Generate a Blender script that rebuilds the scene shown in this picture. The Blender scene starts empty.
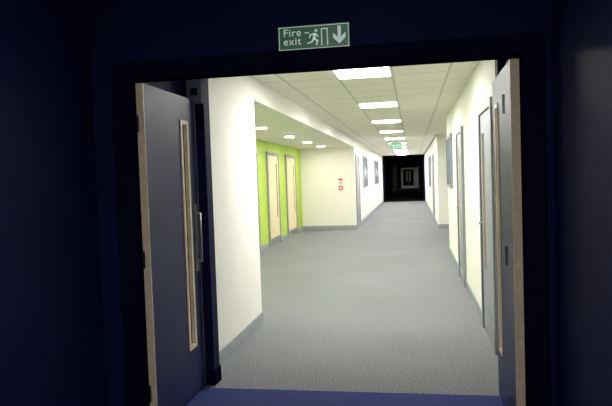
import bpy, math
from mathutils import Matrix, Vector
S=bpy.context.scene
S.view_settings.view_transform='Standard'
H=1.5
# ---------------- materials ----------------
def mat(name,col,rough=0.6,metal=0.0,noise=0.0,nscale=40,bump=0.0,emit=None,es=0,spec=0.5):
    m=bpy.data.materials.new(name); m.use_nodes=True
    nt=m.node_tree; b=nt.nodes['Principled BSDF']
    b.inputs['Base Color'].default_value=(*col,1); b.inputs['Roughness'].default_value=rough
    b.inputs['Metallic'].default_value=metal; b.inputs['Specular IOR Level'].default_value=spec
    if noise>0 or bump>0:
        tc=nt.nodes.new('ShaderNodeTexCoord'); n=nt.nodes.new('ShaderNodeTexNoise')
        n.inputs['Scale'].default_value=nscale; n.inputs['Detail'].default_value=4
        nt.links.new(tc.outputs['Object'],n.inputs['Vector'])
        r=nt.nodes.new('ShaderNodeValToRGB')
        r.color_ramp.elements[0].position=.3; r.color_ramp.elements[1].position=.7
        r.color_ramp.elements[0].color=(*[c*(1-noise) for c in col],1)
        r.color_ramp.elements[1].color=(*[min(1,c*(1+noise)) for c in col],1)
        nt.links.new(n.outputs['Fac'],r.inputs['Fac']); nt.links.new(r.outputs['Color'],b.inputs['Base Color'])
        if bump>0:
            bp=nt.nodes.new('ShaderNodeBump'); bp.inputs['Strength'].default_value=bump; bp.inputs['Distance'].default_value=.003
            nt.links.new(n.outputs['Fac'],bp.inputs['Height']); nt.links.new(bp.outputs['Normal'],b.inputs['Normal'])
    if emit:
        b.inputs['Emission Color'].default_value=(*emit,1); b.inputs['Emission Strength'].default_value=es
    return m
M={}
M['wall']=mat('cream_wall_paint',(.84,.83,.765),.7,noise=.015,nscale=6)
M['green']=mat('green_wall_paint',(.43,.62,.05),.6,noise=.03,nscale=5)
M['navy']=mat('navy_wall_paint',(.009,.011,.060),.6,noise=.1,nscale=3,spec=.04)
M['navyd']=mat('navy_frame_paint',(.005,.006,.026),.6,spec=0.0)
M['leaf']=mat('navy_door_laminate',(.022,.027,.105),.45,noise=.04,nscale=8,spec=.15)
M['wood']=mat('maple_lipping',(.85,.72,.48),.45,noise=.10,nscale=25)
M['door']=mat('maple_door',(.76,.64,.40),.5,noise=.06,nscale=8)
M['grey']=mat('grey_frame_paint',(.27,.29,.32),.45)
M['skirt']=mat('grey_skirting',(.30,.33,.36),.5)
M['glass']=mat('vision_glass',(.035,.04,.05),.08)
M['metal']=mat('brushed_steel',(.62,.62,.62),.3,1.0)
M['white']=mat('white_plastic',(.85,.85,.85),.4)
M['black']=mat('black_plastic',(.01,.01,.01),.5)
M['dark']=mat('unlit_corridor_shade',(.010,.010,.014),.7,spec=.2)  # shade of the unlit far corridor put into the wall colour
M['darkfloor']=mat('unlit_floor_shade',(.03,.03,.035),.9,spec=.1)  # floor of the unlit stretch, its darkness put into the colour
M['red']=mat('red_call_point',(.7,.03,.02),.4)
M['sgreen']=mat('exit_sign_green',(.01,.17,.075),.4,emit=(.01,.16,.07),es=.15)
M['sgreenl']=mat('exit_sign_green_lit',(.02,.30,.12),.4,emit=(.02,.5,.2),es=.5)
M['swhite']=mat('exit_sign_white',(.75,.85,.78),.4,emit=(.7,.9,.8),es=.3)
M['board']=mat('notice_board_felt',(.10,.13,.18),.8)
M['paper']=mat('paper',(.8,.8,.76),.7)
M['panel']=mat('light_panel',(.9,.9,.9),.5,emit=(1,.985,.94),es=78)
M['panelfar']=mat('light_panel_far',(.9,.9,.9),.5,emit=(1,.95,.9),es=26)
M['down']=mat('downlight_lamp',(.9,.9,.9),.5,emit=(1,.95,.82),es=230)
M['lobby']=mat('added_lobby_glow',(.9,.9,.9),.5,emit=(1,.97,.92),es=185)  # glow of the added lobby fill light
# carpets
def carpet(name,c0,c1):
    m=bpy.data.materials.new(name); m.use_nodes=True; nt=m.node_tree; b=nt.nodes['Principled BSDF']
    b.inputs['Roughness'].default_value=.95; b.inputs['Specular IOR Level'].default_value=.1
    tc=nt.nodes.new('ShaderNodeTexCoord')
    n=nt.nodes.new('ShaderNodeTexNoise'); n.inputs['Scale'].default_value=95; n.inputs['Detail'].default_value=5
    n2=nt.nodes.new('ShaderNodeTexNoise'); n2.inputs['Scale'].default_value=.8; n2.inputs['Detail'].default_value=3
    for q in (n,n2): nt.links.new(tc.outputs['Object'],q.inputs['Vector'])
    a=nt.nodes.new('ShaderNodeMath'); a.operation='MULTIPLY_ADD'; a.inputs[1].default_value=.08
    nt.links.new(n2.outputs['Fac'],a.inputs[0]); nt.links.new(n.outputs['Fac'],a.inputs[2])
    r=nt.nodes.new('ShaderNodeValToRGB'); r.color_ramp.elements[0].position=.42; r.color_ramp.elements[1].position=.68
    r.color_ramp.elements[0].color=(*c0,1); r.color_ramp.elements[1].color=(*c1,1)
    nt.links.new(a.outputs[0],r.inputs['Fac']); nt.links.new(r.outputs['Color'],b.inputs['Base Color'])
    bp=nt.nodes.new('ShaderNodeBump'); bp.inputs['Strength'].default_value=.3; bp.inputs['Distance'].default_value=.003
    nt.links.new(n.outputs['Fac'],bp.inputs['Height']); nt.links.new(bp.outputs['Normal'],b.inputs['Normal'])
    return m
M['carpet']=carpet('grey_carpet',(.105,.112,.118),(.30,.312,.325))
M['bcarpet']=carpet('blue_carpet',(.022,.028,.12),(.06,.075,.23))
# ceiling tile grid
T=.576; CX=-.462
def ceilmat(name,ox,oy,col):
    m=bpy.data.materials.new(name); m.use_nodes=True; nt=m.node_tree; b=nt.nodes['Principled BSDF']
    b.inputs['Roughness'].default_value=.9
    tc=nt.nodes.new('ShaderNodeTexCoord'); sp=nt.nodes.new('ShaderNodeSeparateXYZ'); nt.links.new(tc.outputs['Object'],sp.inputs[0])
    outs=[]
    for ax,o in (('X',ox),('Y',oy)):
        a=nt.nodes.new('ShaderNodeMath'); a.operation='SUBTRACT'; a.inputs[1].default_value=o
        d=nt.nodes.new('ShaderNodeMath'); d.operation='DIVIDE'; d.inputs[1].default_value=T
        f=nt.nodes.new('ShaderNodeMath'); f.operation='PINGPONG'; f.inputs[1].default_value=.5
        l=nt.nodes.new('ShaderNodeMath'); l.operation='LESS_THAN'; l.inputs[1].default_value=.024
        nt.links.new(sp.outputs[ax],a.inputs[0]); nt.links.new(a.outputs[0],d.inputs[0]); nt.links.new(d.outputs[0],f.inputs[0]); nt.links.new(f.outputs[0],l.inputs[0]); outs.append(l)
    mx=nt.nodes.new('ShaderNodeMath'); mx.operation='MAXIMUM'
    nt.links.new(outs[0].outputs[0],mx.inputs[0]); nt.links.new(outs[1].outputs[0],mx.inputs[1])
    c=nt.nodes.new('ShaderNodeMix'); c.data_type='RGBA'
    c.inputs['A'].default_value=(*col,1); c.inputs['B'].default_value=(*[q*.72 for q in col],1)
    nt.links.new(mx.outputs[0],c.inputs['Factor']); nt.links.new(c.outputs['Result'],b.inputs['Base Color'])
    return m
M['ceil']=ceilmat('ceiling_tiles',CX-T/2,6.2-T/2,(.86,.835,.72))
# ---------------- helpers ----------------
def mesh(name,vs,fs,m,parent=None):
    me=bpy.data.meshes.new(name); me.from_pydata(vs,[],fs); me.materials.append(M[m]); me.update()
    o=bpy.data.objects.new(name,me); S.collection.objects.link(o)
    if parent: o.parent=parent
    return o
def multi(name,boxes,m,parent=None,bev=0):
    vs=[];fs=[]
    for (x0,x1,y0,y1,z0,z1) in boxes:
        k=len(vs)
        vs+=[(x0,y0,z0),(x1,y0,z0),(x1,y1,z0),(x0,y1,z0),(x0,y0,z1),(x1,y0,z1),(x1,y1,z1),(x0,y1,z1)]
        fs+=[tuple(k+i for i in f) for f in ((0,3,2,1),(4,5,6,7),(0,1,5,4),(1,2,6,5),(2,3,7,6),(3,0,4,7))]
    o=mesh(name,vs,fs,m,parent)
    if bev:
        b=o.modifiers.new('bevel','BEVEL'); b.width=bev; b.segments=2
    return o
def box(name,x0,x1,y0,y1,z0,z1,m,parent=None,bev=0): return multi(name,[(x0,x1,y0,y1,z0,z1)],m,parent,bev)
def empty(name,loc=(0,0,0)):
    e=bpy.data.objects.new(name,None); e.empty_display_size=.1; S.collection.objects.link(e); return e
def tube(name,pts,r,m,parent=None,seg=12):
    cu=bpy.data.curves.new(name,'CURVE'); cu.dimensions='3D'; cu.bevel_depth=r; cu.bevel_resolution=4; cu.use_fill_caps=True
    s=cu.splines.new('POLY'); s.points.add(len(pts)-1)
    for p,q in zip(s.points,pts): p.co=(*q,1)
    cu.materials.append(M[m]); o=bpy.data.objects.new(name,cu); S.collection.objects.link(o)
    if parent:o.parent=parent
    return o
def cyl(name,c,r,h,m,parent=None,n=32):
    vs=[];fs=[]
    for z in (c[2],c[2]+h):
        for i in range(n):
            a=2*math.pi*i/n; vs.append((c[0]+r*math.cos(a),c[1]+r*math.sin(a),z))
    fs.append(tuple(range(n))[::-1]); fs.append(tuple(range(n,2*n)))
    for i in range(n): fs.append((i,(i+1)%n,n+(i+1)%n,n+i))
    return mesh(name,vs,fs,m,parent)
# dims
XL=-1.59; XR=.666; ZC=2.55; ZR=2.32; XG=-3.13; D=3.3
YC=4.14 # carpet joint
YE=33.8
# ---------------- floors ----------------
box('floor_lobby',-1.93,.82,-2.1,YC,-.1,0,'bcarpet')
multi('floor',[(-3.25,2.3,YC,YE,-.1,0)],'carpet')
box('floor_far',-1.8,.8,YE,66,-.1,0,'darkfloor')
box('floor_far_lit',-1.8,.8,66,81,-.1,0,'carpet')
# ---------------- ceilings ----------------
multi('ceiling',[(XL,XR,D+.12,YE,ZC,ZC+.1),(XR,2.3,11.75,16.8,ZC,ZC+.1)],'ceil')
box('ceiling_recess',XG,XL-.08,6.12,17.06,ZR,ZR+.1,'wall')
box('ceiling_lobby',-1.93,.82,-2.1,D,2.75,2.85,'navyd')
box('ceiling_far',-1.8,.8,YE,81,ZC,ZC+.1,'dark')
# ---------------- walls ----------------
multi('wall_left',[(XL-.15,XL,4.32,6.12,0,ZC),(XG,XL-.15,6.0,6.12,0,ZC),(XL-.08,XL,6.12,17.06,ZR,ZC)],'wall')
box('wall_green',XG-.1,XG,6.0,17.06,0,ZC,'green')
multi('wall_left_far',[(XG-.1,XL,17.06,17.2,0,ZC),(XL-.15,XL,17.2,YE,0,ZC)],'wall')
multi('wall_right',[(XR,XR+.14,4.32,11.75,0,ZC),(XR+.14,2.3,11.61,11.75,0,ZC)],'wall')
multi('wall_right_far',[(XR+.02,2.3,16.8,16.94,0,ZC),(XR+.02,XR+.16,16.94,YE,0,ZC)],'wall')
box('wall_right_recess',2.3,2.4,11.61,16.94,0,ZC,'wall')
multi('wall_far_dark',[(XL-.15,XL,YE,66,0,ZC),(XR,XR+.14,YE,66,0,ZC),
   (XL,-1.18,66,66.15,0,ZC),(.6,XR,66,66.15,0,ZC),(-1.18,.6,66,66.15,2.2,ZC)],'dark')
multi('wall_far_lit',[(XL-.15,XL,66.15,81,0,ZC),(XR,XR+.14,66.15,81,0,ZC)],'wall')
box('wall_far_end',XL,XR,80.9,81,0,ZC,'wall')
e=empty('door_10')
multi('leaves',[(-1.15,-.50,80.84,80.89,0.01,2.1),(-.48,.20,80.84,80.89,0.01,2.1)],'navyd',e)
multi('glazing',[(-.75,-.6,80.83,80.84,.5,1.9),(-.35,-.2,80.83,80.84,.5,1.9)],'paper',e)
# fire-door portal at end of the lit section
e=empty('portal_frame')
multi('jambs',[(XL,XL+.09,YE,YE+.12,0,2.5),(XR-.09,XR,YE,YE+.12,0,2.5),(XL,XR,YE,YE+.12,2.5,2.549)],'navyd',e)
e=empty('portal_frame')
multi('jambs',[(XL,XL+.2,50,50.12,0,2.35),(XR-.2,XR,50,50.12,0,2.35),(XL,XR,50,50.12,2.35,2.549)],'grey',e)
# lobby
box('wall_lobby_left',-1.93,-1.83,-2.1,D+.12,0,2.75,'navy')
box('wall_lobby_right',.72,.82,-2.1,D+.12,0,2.75,'navy')
box('wall_lobby_back',-1.83,.72,-2.1,-2,0,2.75,'navy')
OX0,OX1,OZ=-1.578,.575,2.098
multi('wall_lobby_front',[(-1.83,OX0-.05,D,D+.12,0,2.75),(OX1+.05,.72,D,D+.12,0,2.75),(OX0-.05,OX1+.05,D,D+.12,OZ+.05,2.75)],'navy')
multi('trim_1',[(OX0-.12,OX0,D-.03,D,0,OZ+.10),(OX1,OX1+.10,D-.03,D,0,OZ+.10),(OX0,OX1,D-.03,D,OZ,OZ+.10),
    (OX0-.05,OX0,D,D+.12,0,OZ+.05),(OX1,OX1+.05,D,D+.12,0,OZ+.05),(OX0,OX1,D,D+.12,OZ,OZ+.05)],'navyd',bev=.003)
# passage side walls behind the open leaves, blue columns
multi('wall_passage',[(-1.75,-1.605,D+.12,4.2,0,ZC),(.625,.8,D+.12,4.2,0,ZC),
    (-1.74,-1.466,4.2,4.32,0,ZC),(.575,.8,4.2,4.32,0,ZC)],'navy')
# baseboards
def bb(name,boxes,m='skirt'): multi(name,boxes,m,bev=.004)
h=.11;t=.015
bb('baseboard_left',[(XL,XL+t,4.32,6.12+t,0,h),(XL-.3,XL,6.12,6.12+t,0,h)])
bb('baseboard_green',[(XG,XG+t,6.14,10.9,0,h),(XG,XG+t,12.06,12.84,0,h),(XG,XG+t,14.06,14.84,0,h),(XG,XG+t,16.16,17.06,0,h)])
bb('baseboard_left_far',[(XG+t,XL+t,17.06-t,17.06,0,h),(XL,XL+t,17.06,17.24,0,h),(XL,XL+t,18.3,YE,0,h)])
bb('baseboard_right',[(XR-t,XR,4.32,5.06,0,h),(XR-t,XR,6.04,8.06,0,h),(XR-t,XR,9.04,11.75,0,h)])
bb('baseboard_right_far',[(XR+.02-t,2.3,16.8-t,16.8,0,h),(XR+.02-t,XR+.02,16.8,19.4,0,h),(XR+.02-t,XR+.02,20.4,YE,0,h)])
bb('baseboard_column',[(-1.48,-1.455,4.185,4.325,0,h),(-1.605,-1.48,4.185,4.2,0,h)],'navyd')
bb('baseboard_lobby_front',[(-1.83,OX0-.12,D-t,D,0,h),(OX1+.10,.72,D-t,D,0,h)],'navyd')
# ---------------- ceiling light panels ----------------
ys=[6.2+2.88*i for i in range(10)]
for y in ys:
    e=empty('ceiling_light_panel')
    box('diffuser',CX-.265,CX+.265,y-.265,y+.265,ZC-.012,ZC-.004,'panel',e)
    multi('frame',[(CX-.288,CX-.266,y-.288,y+.288,ZC-.014,ZC),(CX+.266,CX+.288,y-.288,y+.288,ZC-.014,ZC),
        (CX-.266,CX+.266,y-.288,y-.266,ZC-.014,ZC),(CX-.266,CX+.266,y+.266,y+.288,ZC-.014,ZC)],'white',e)
for y in (69,75):
    e=empty('ceiling_light_panel')
    box('diffuser',CX-.27,CX+.27,y-.27,y+.27,ZC-.012,ZC-.004,'panelfar',e)
    box('housing',CX-.288,CX+.288,y-.288,y+.288,ZC-.004,ZC,'white',e)
for y in (7.2,9.5,11.8,13.9,16.0):
    e=empty('recessed_downlight')
    cyl('lamp',(-2.37,y,ZR-.006),.085,.004,'down',e)
    cyl('bezel',(-2.37,y,ZR-.002),.11,.002,'white',e)
e=empty('added_lobby_light')  # added fill light, out of view, brightens lobby walls and door lipping
cyl('lamp',(-.5,.6,2.70),.14,.03,'lobby',e); cyl('base',(-.5,.6,2.73),.16,.02,'white',e)
# ---------------- open double door leaves ----------------
LY0,LY1=D+.03,4.18
VY0,VY1,VZ0,VZ1=3.88,4.02,.34,1.92
def leaf(name,xa,xb,inner):  # inner: face toward opening
    e=empty(name); lz0,lz1=.012,2.082
    def bx(y0,y1,z0,z1): return (xa,xb,y0,y1,z0,z1)
    multi('leaf_panel',[bx(LY0+.008,VY0,lz0,lz1),bx(VY1,LY1-.008,lz0,lz1),bx(VY0,VY1,lz0,VZ0),bx(VY0,VY1,VZ1,lz1)],'leaf',e)
    multi('lipping',[bx(LY0,LY0+.008,lz0,lz1),bx(LY1-.008,LY1,lz0,lz1)],'wood',e)
    s=1 if inner==xb else -1
    x0,x1=sorted((xa,xb)); w=.03
    multi('vision_frame',[(x0-.008,x1+.008,VY0,VY0+w,VZ0,VZ1),(x0-.008,x1+.008,VY1-w,VY1,VZ0,VZ1),
        (x0-.008,x1+.008,VY0+w,VY1-w,VZ0,VZ0+w),(x0-.008,x1+.008,VY0+w,VY1-w,VZ1-w,VZ1)],'wood',e,bev=.003)
    xm=(xa+xb)/2
    box('vision_glass',xm-.004,xm+.004,VY0+w,VY1-w,VZ0+w,VZ1-w,'glass',e)
    xi=inner
    for zz in (.25,1.05,1.85):
        box('hinge_%d'%int(zz*100),*sorted((xi-s*.030,xi-s*.043)),LY0-.004,LY0,zz-.05,zz+.05,'metal',e)
    box('push_plate',*sorted((xi,xi+s*.003)),4.085,4.145,.86,1.34,'metal',e)
    if s>0:
        px=xi+s*.03
        tube('pull_handle',[(xi,4.13,.93),(px,4.13,.93),(px,4.13,1.27),(xi,4.13,1.27)],.007,'metal',e)
    return e
l1=leaf('door_1',-1.573,-1.529,-1.529)
l2=leaf('door_2',.565,.519,.519)
a=math.radians(-1.2); l2.rotation_euler=(0,0,a)
piv=Vector((.565,LY0,0)); Rm=Matrix.Rotation(a,3,'Z'); l2.location=piv-Rm@piv
# hold-open device on the column
e=empty('door_hold_open_magnet')
box('plate',-1.59,-1.47,4.188,4.2,2.06,2.26,'white',e,bev=.003)
box('magnet',-1.555,-1.505,4.17,4.188,2.12,2.17,'black',e,bev=.003)
# ---------------- exit sign above door ----------------
e=empty('fire_exit_sign')
sz0,sz1=2.198,2.330
sy=D
sx0,sx1=-.705,-.312
box('sign_plate',sx0,sx1,sy-.006,sy,sz0,sz1,'sgreen',e)
b_=.006;i_=.004
multi('white_border',[(sx0+i_,sx1-i_,sy-.008,sy-.006,sz0+i_,sz0+i_+b_*.6),(sx0+i_,sx1-i_,sy-.008,sy-.006,sz1-i_-b_*.6,sz1-i_),
  (sx0+i_,sx0+i_+b_*.6,sy-.008,sy-.006,sz0+i_,sz1-i_),(sx1-i_-b_*.6,sx1-i_,sy-.008,sy-.006,sz0+i_,sz1-i_)],'swhite',e)
def text(nm,body,x,z,size,y,m,parent):
    c=bpy.data.curves.new(nm,'FONT'); c.body=body; c.size=size; c.extrude=.0008; c.offset=.0004; c.space_line=.8; c.space_character=1.12
    c.materials.append(M[m]); o=bpy.data.objects.new(nm,c); S.collection.objects.link(o)
    o.location=(x,y,z); o.rotation_euler=(math.pi/2,0,0); o.parent=parent; return o
text('lettering','Fire\nexit',sx0+.028,sz1-.055,.058,sy-.0075,'swhite',e)
def poly(nm,pts,ox,oz,sc,y,m,parent):
    f=mesh(nm,[(ox+p[0]*sc,y,oz+p[1]*sc) for p in pts],[tuple(range(len(pts)))],m,parent); return f
mx,mz,sc=sx0+.178,sz0+.018,.092
yy=sy-.0078
# doorway outline beside the running man
multi('doorway',[(mx+.060,mx+.066,yy,sy-.006,mz,mz+sc),(mx+.092,mx+.098,yy,sy-.006,mz,mz+sc),(mx+.066,mx+.092,yy,sy-.006,mz+sc-.006,mz+sc),
   (mx-.03,mx-.005,yy,sy-.006,mz+.07,mz+.076)],'swhite',e)
def stroke(nm,a,b,w):
    ax,az=a;bx_,bz=b; dx,dz=bx_-ax,bz-az; L=math.hypot(dx,dz); nx,nz=-dz/L*w/2,dx/L*w/2
    poly(nm,[(ax+nx,az+nz),(bx_+nx,bz+nz),(bx_-nx,bz-nz),(ax-nx,az-nz)],mx,mz,sc,yy-.0004,'swhite',e)
stroke('torso',(.30,.72),(.22,.40),.17); stroke('leg_front',(.24,.42),(.46,.28),.10); stroke('shin_front',(.44,.32),(.36,.02),.09)
stroke('leg_back',(.22,.42),(.08,.22),.10); stroke('shin_back',(.10,.24),(-.18,.16),.08)
stroke('arm_front',(.32,.70),(.50,.52),.07); stroke('arm_back',(.26,.72),(.0,.64),.07); stroke('forearm',(.02,.66),(-.04,.46),.07)
poly('head',[(.36+.09*math.cos(a*.524),.88+.09*math.sin(a*.524)) for a in range(12)],mx,mz,sc,yy-.0004,'swhite',e)
ax=sx1-.055
poly('arrow',[(-.009,.11),(-.009,.050),(-.034,.074),(-.034,.048),(0,.014),(.034,.048),(.034,.074),(.009,.050),(.009,.11)],ax,sz0+.007,1,yy-.0004,'swhite',e)
# hanging exit sign far
e=empty('hanging_exit_sign')
box('sign_plate',CX-.17,CX+.17,19.0,19.02,2.33,2.47,'sgreenl',e)
multi('pictogram',[(CX-.13,CX-.02,18.996,19.0,2.385,2.42),(CX+.02,CX+.05,18.996,19.0,2.36,2.44),(CX+.09,CX+.13,18.996,19.0,2.38,2.43)],'swhite',e)
tube('hanger_a',[(CX-.12,19.01,2.47),(CX-.12,19.01,ZC)],.004,'metal',e)
tube('hanger_b',[(CX+.12,19.01,2.47),(CX+.12,19.01,ZC)],.004,'metal',e)
# ---------------- side doors ----------------
def sidedoor(name,xw,s,y0,y1,dm='door',top=2.1,fm='grey'):
    e=empty(name); f=.07
    X=lambda a,b: sorted((xw+s*a,xw+s*b))
    multi('frame',[(*X(0,.035),y0,y0+f,0,top),(*X(0,.035),y1-f,y1,0,top),(*X(0,.035),y0+f,y1-f,top-f,top)],fm,e,bev=.003)
    a,b=y0+f+.004,y1-f-.004; vy0=b-.26; vy1=b-.12
    multi('leaf',[(*X(0,.018),a,vy0,.01,top-f-.004),(*X(0,.018),vy1,b,.01,top-f-.004),(*X(0,.018),vy0,vy1,.01,.6),(*X(0,.018),vy0,vy1,1.85,top-f-.004)],dm,e)
    box('vision_glass',*X(0,.010),vy0,vy1,.6,1.85,'glass',e)
    multi('vision_bead',[(*X(.01,.024),vy0,vy0+.015,.6,1.85),(*X(.01,.024),vy1-.015,vy1,.6,1.85)],'wood',e)
    yh=b-.06
    tube('handle',[(xw+s*.018,yh,1.02),(xw+s*.06,yh,1.02),(xw+s*.06,yh-.12,1.02)],.009,'metal',e)
    box('kick_plate',*X(.018,.020),a+.01,b-.01,.02,.17,'metal',e)
sidedoor('door_3',XG,1,10.95,12.05)
sidedoor('door_4',XG,1,12.88,14.05)
sidedoor('door_5',XG,1,14.88,16.15)
sidedoor('door_6',XL,1,17.25,18.3,'grey')
sidedoor('door_7',XR,-1,5.07,6.03,'grey')
sidedoor('door_8',XR,-1,8.07,9.03,'grey')
sidedoor('door_9',XR+.02,-1,19.4,20.4,'grey')
# ---------------- notice boards ----------------
def board(name,xw,s,y0,y1,z0,z1,papers=True):
    e=empty(name); X=lambda a,b: sorted((xw+s*a,xw+s*b)); f=.04
    box('felt',*X(0,.02),y0+f,y1-f,z0+f,z1-f,'board',e)
    multi('frame',[(*X(0,.035),y0,y0+f,z0,z1),(*X(0,.035),y1-f,y1,z0,z1),(*X(0,.035),y0+f,y1-f,z0,z0+f),(*X(0,.035),y0+f,y1-f,z1-f,z1)],'grey',e)
    if papers:
        n=3; w=(y1-y0)/n
        multi('papers',[(*X(.02,.022),y0+w*i+.1,y0+w*i+.31,z0+.3+.1*(i%2),z0+.6+.1*(i%2)) for i in range(n)],'paper',e)
board('notice_board',XR,-1,10.25,11.5,1.25,2.15,False)
board('notice_board',XR+.02,-1,22.5,24.8,1.0,2.15,False)
board('notice_board',XL,1,20.0,21.8,1.1,2.15)
board('notice_board',XL,1,26.0,29.0,1.1,2.15)
# ---------------- fire call point ----------------
e=empty('fire_alarm_call_point')
box('case',-2.05,-1.94,17.02,17.06,1.12,1.23,'red',e,bev=.005)
box('glass',-2.025,-1.965,17.015,17.02,1.145,1.2,'white',e)
e=empty('fire_action_notice')
box('backing',-2.07,-1.93,17.05,17.06,1.27,1.46,'white',e)
box('red_header',-2.06,-1.94,17.045,17.05,1.39,1.44,'red',e)
multi('text_lines',[(-2.055,-1.945,17.047,17.05,1.285+.03*i,1.295+.03*i) for i in range(3)],'sgreen',e)
# ---------------- world & camera ----------------
w=bpy.data.worlds.new('world'); S.world=w; w.use_nodes=True
w.node_tree.nodes['Background'].inputs[0].default_value=(.02,.025,.04,1); w.node_tree.nodes['Background'].inputs[1].default_value=.3
Yc=Vector((106,29,-605)).normalized(); Xc=Vector((3426,92,605)).normalized()
Xc=(Xc-Yc*Xc.dot(Yc)).normalized(); Zc=Xc.cross(Yc)
W2C=Matrix((Xc,Yc,Zc)).transposed()
R=W2C.transposed().to_4x4()
cd=bpy.data.cameras.new('camera'); cd.sensor_width=36; cd.lens=605/612*36; cd.clip_start=.05; cd.clip_end=300
c=bpy.data.objects.new('camera',cd); S.collection.objects.link(c)
c.matrix_world=Matrix.Translation((0,0,H))@R
S.camera=c
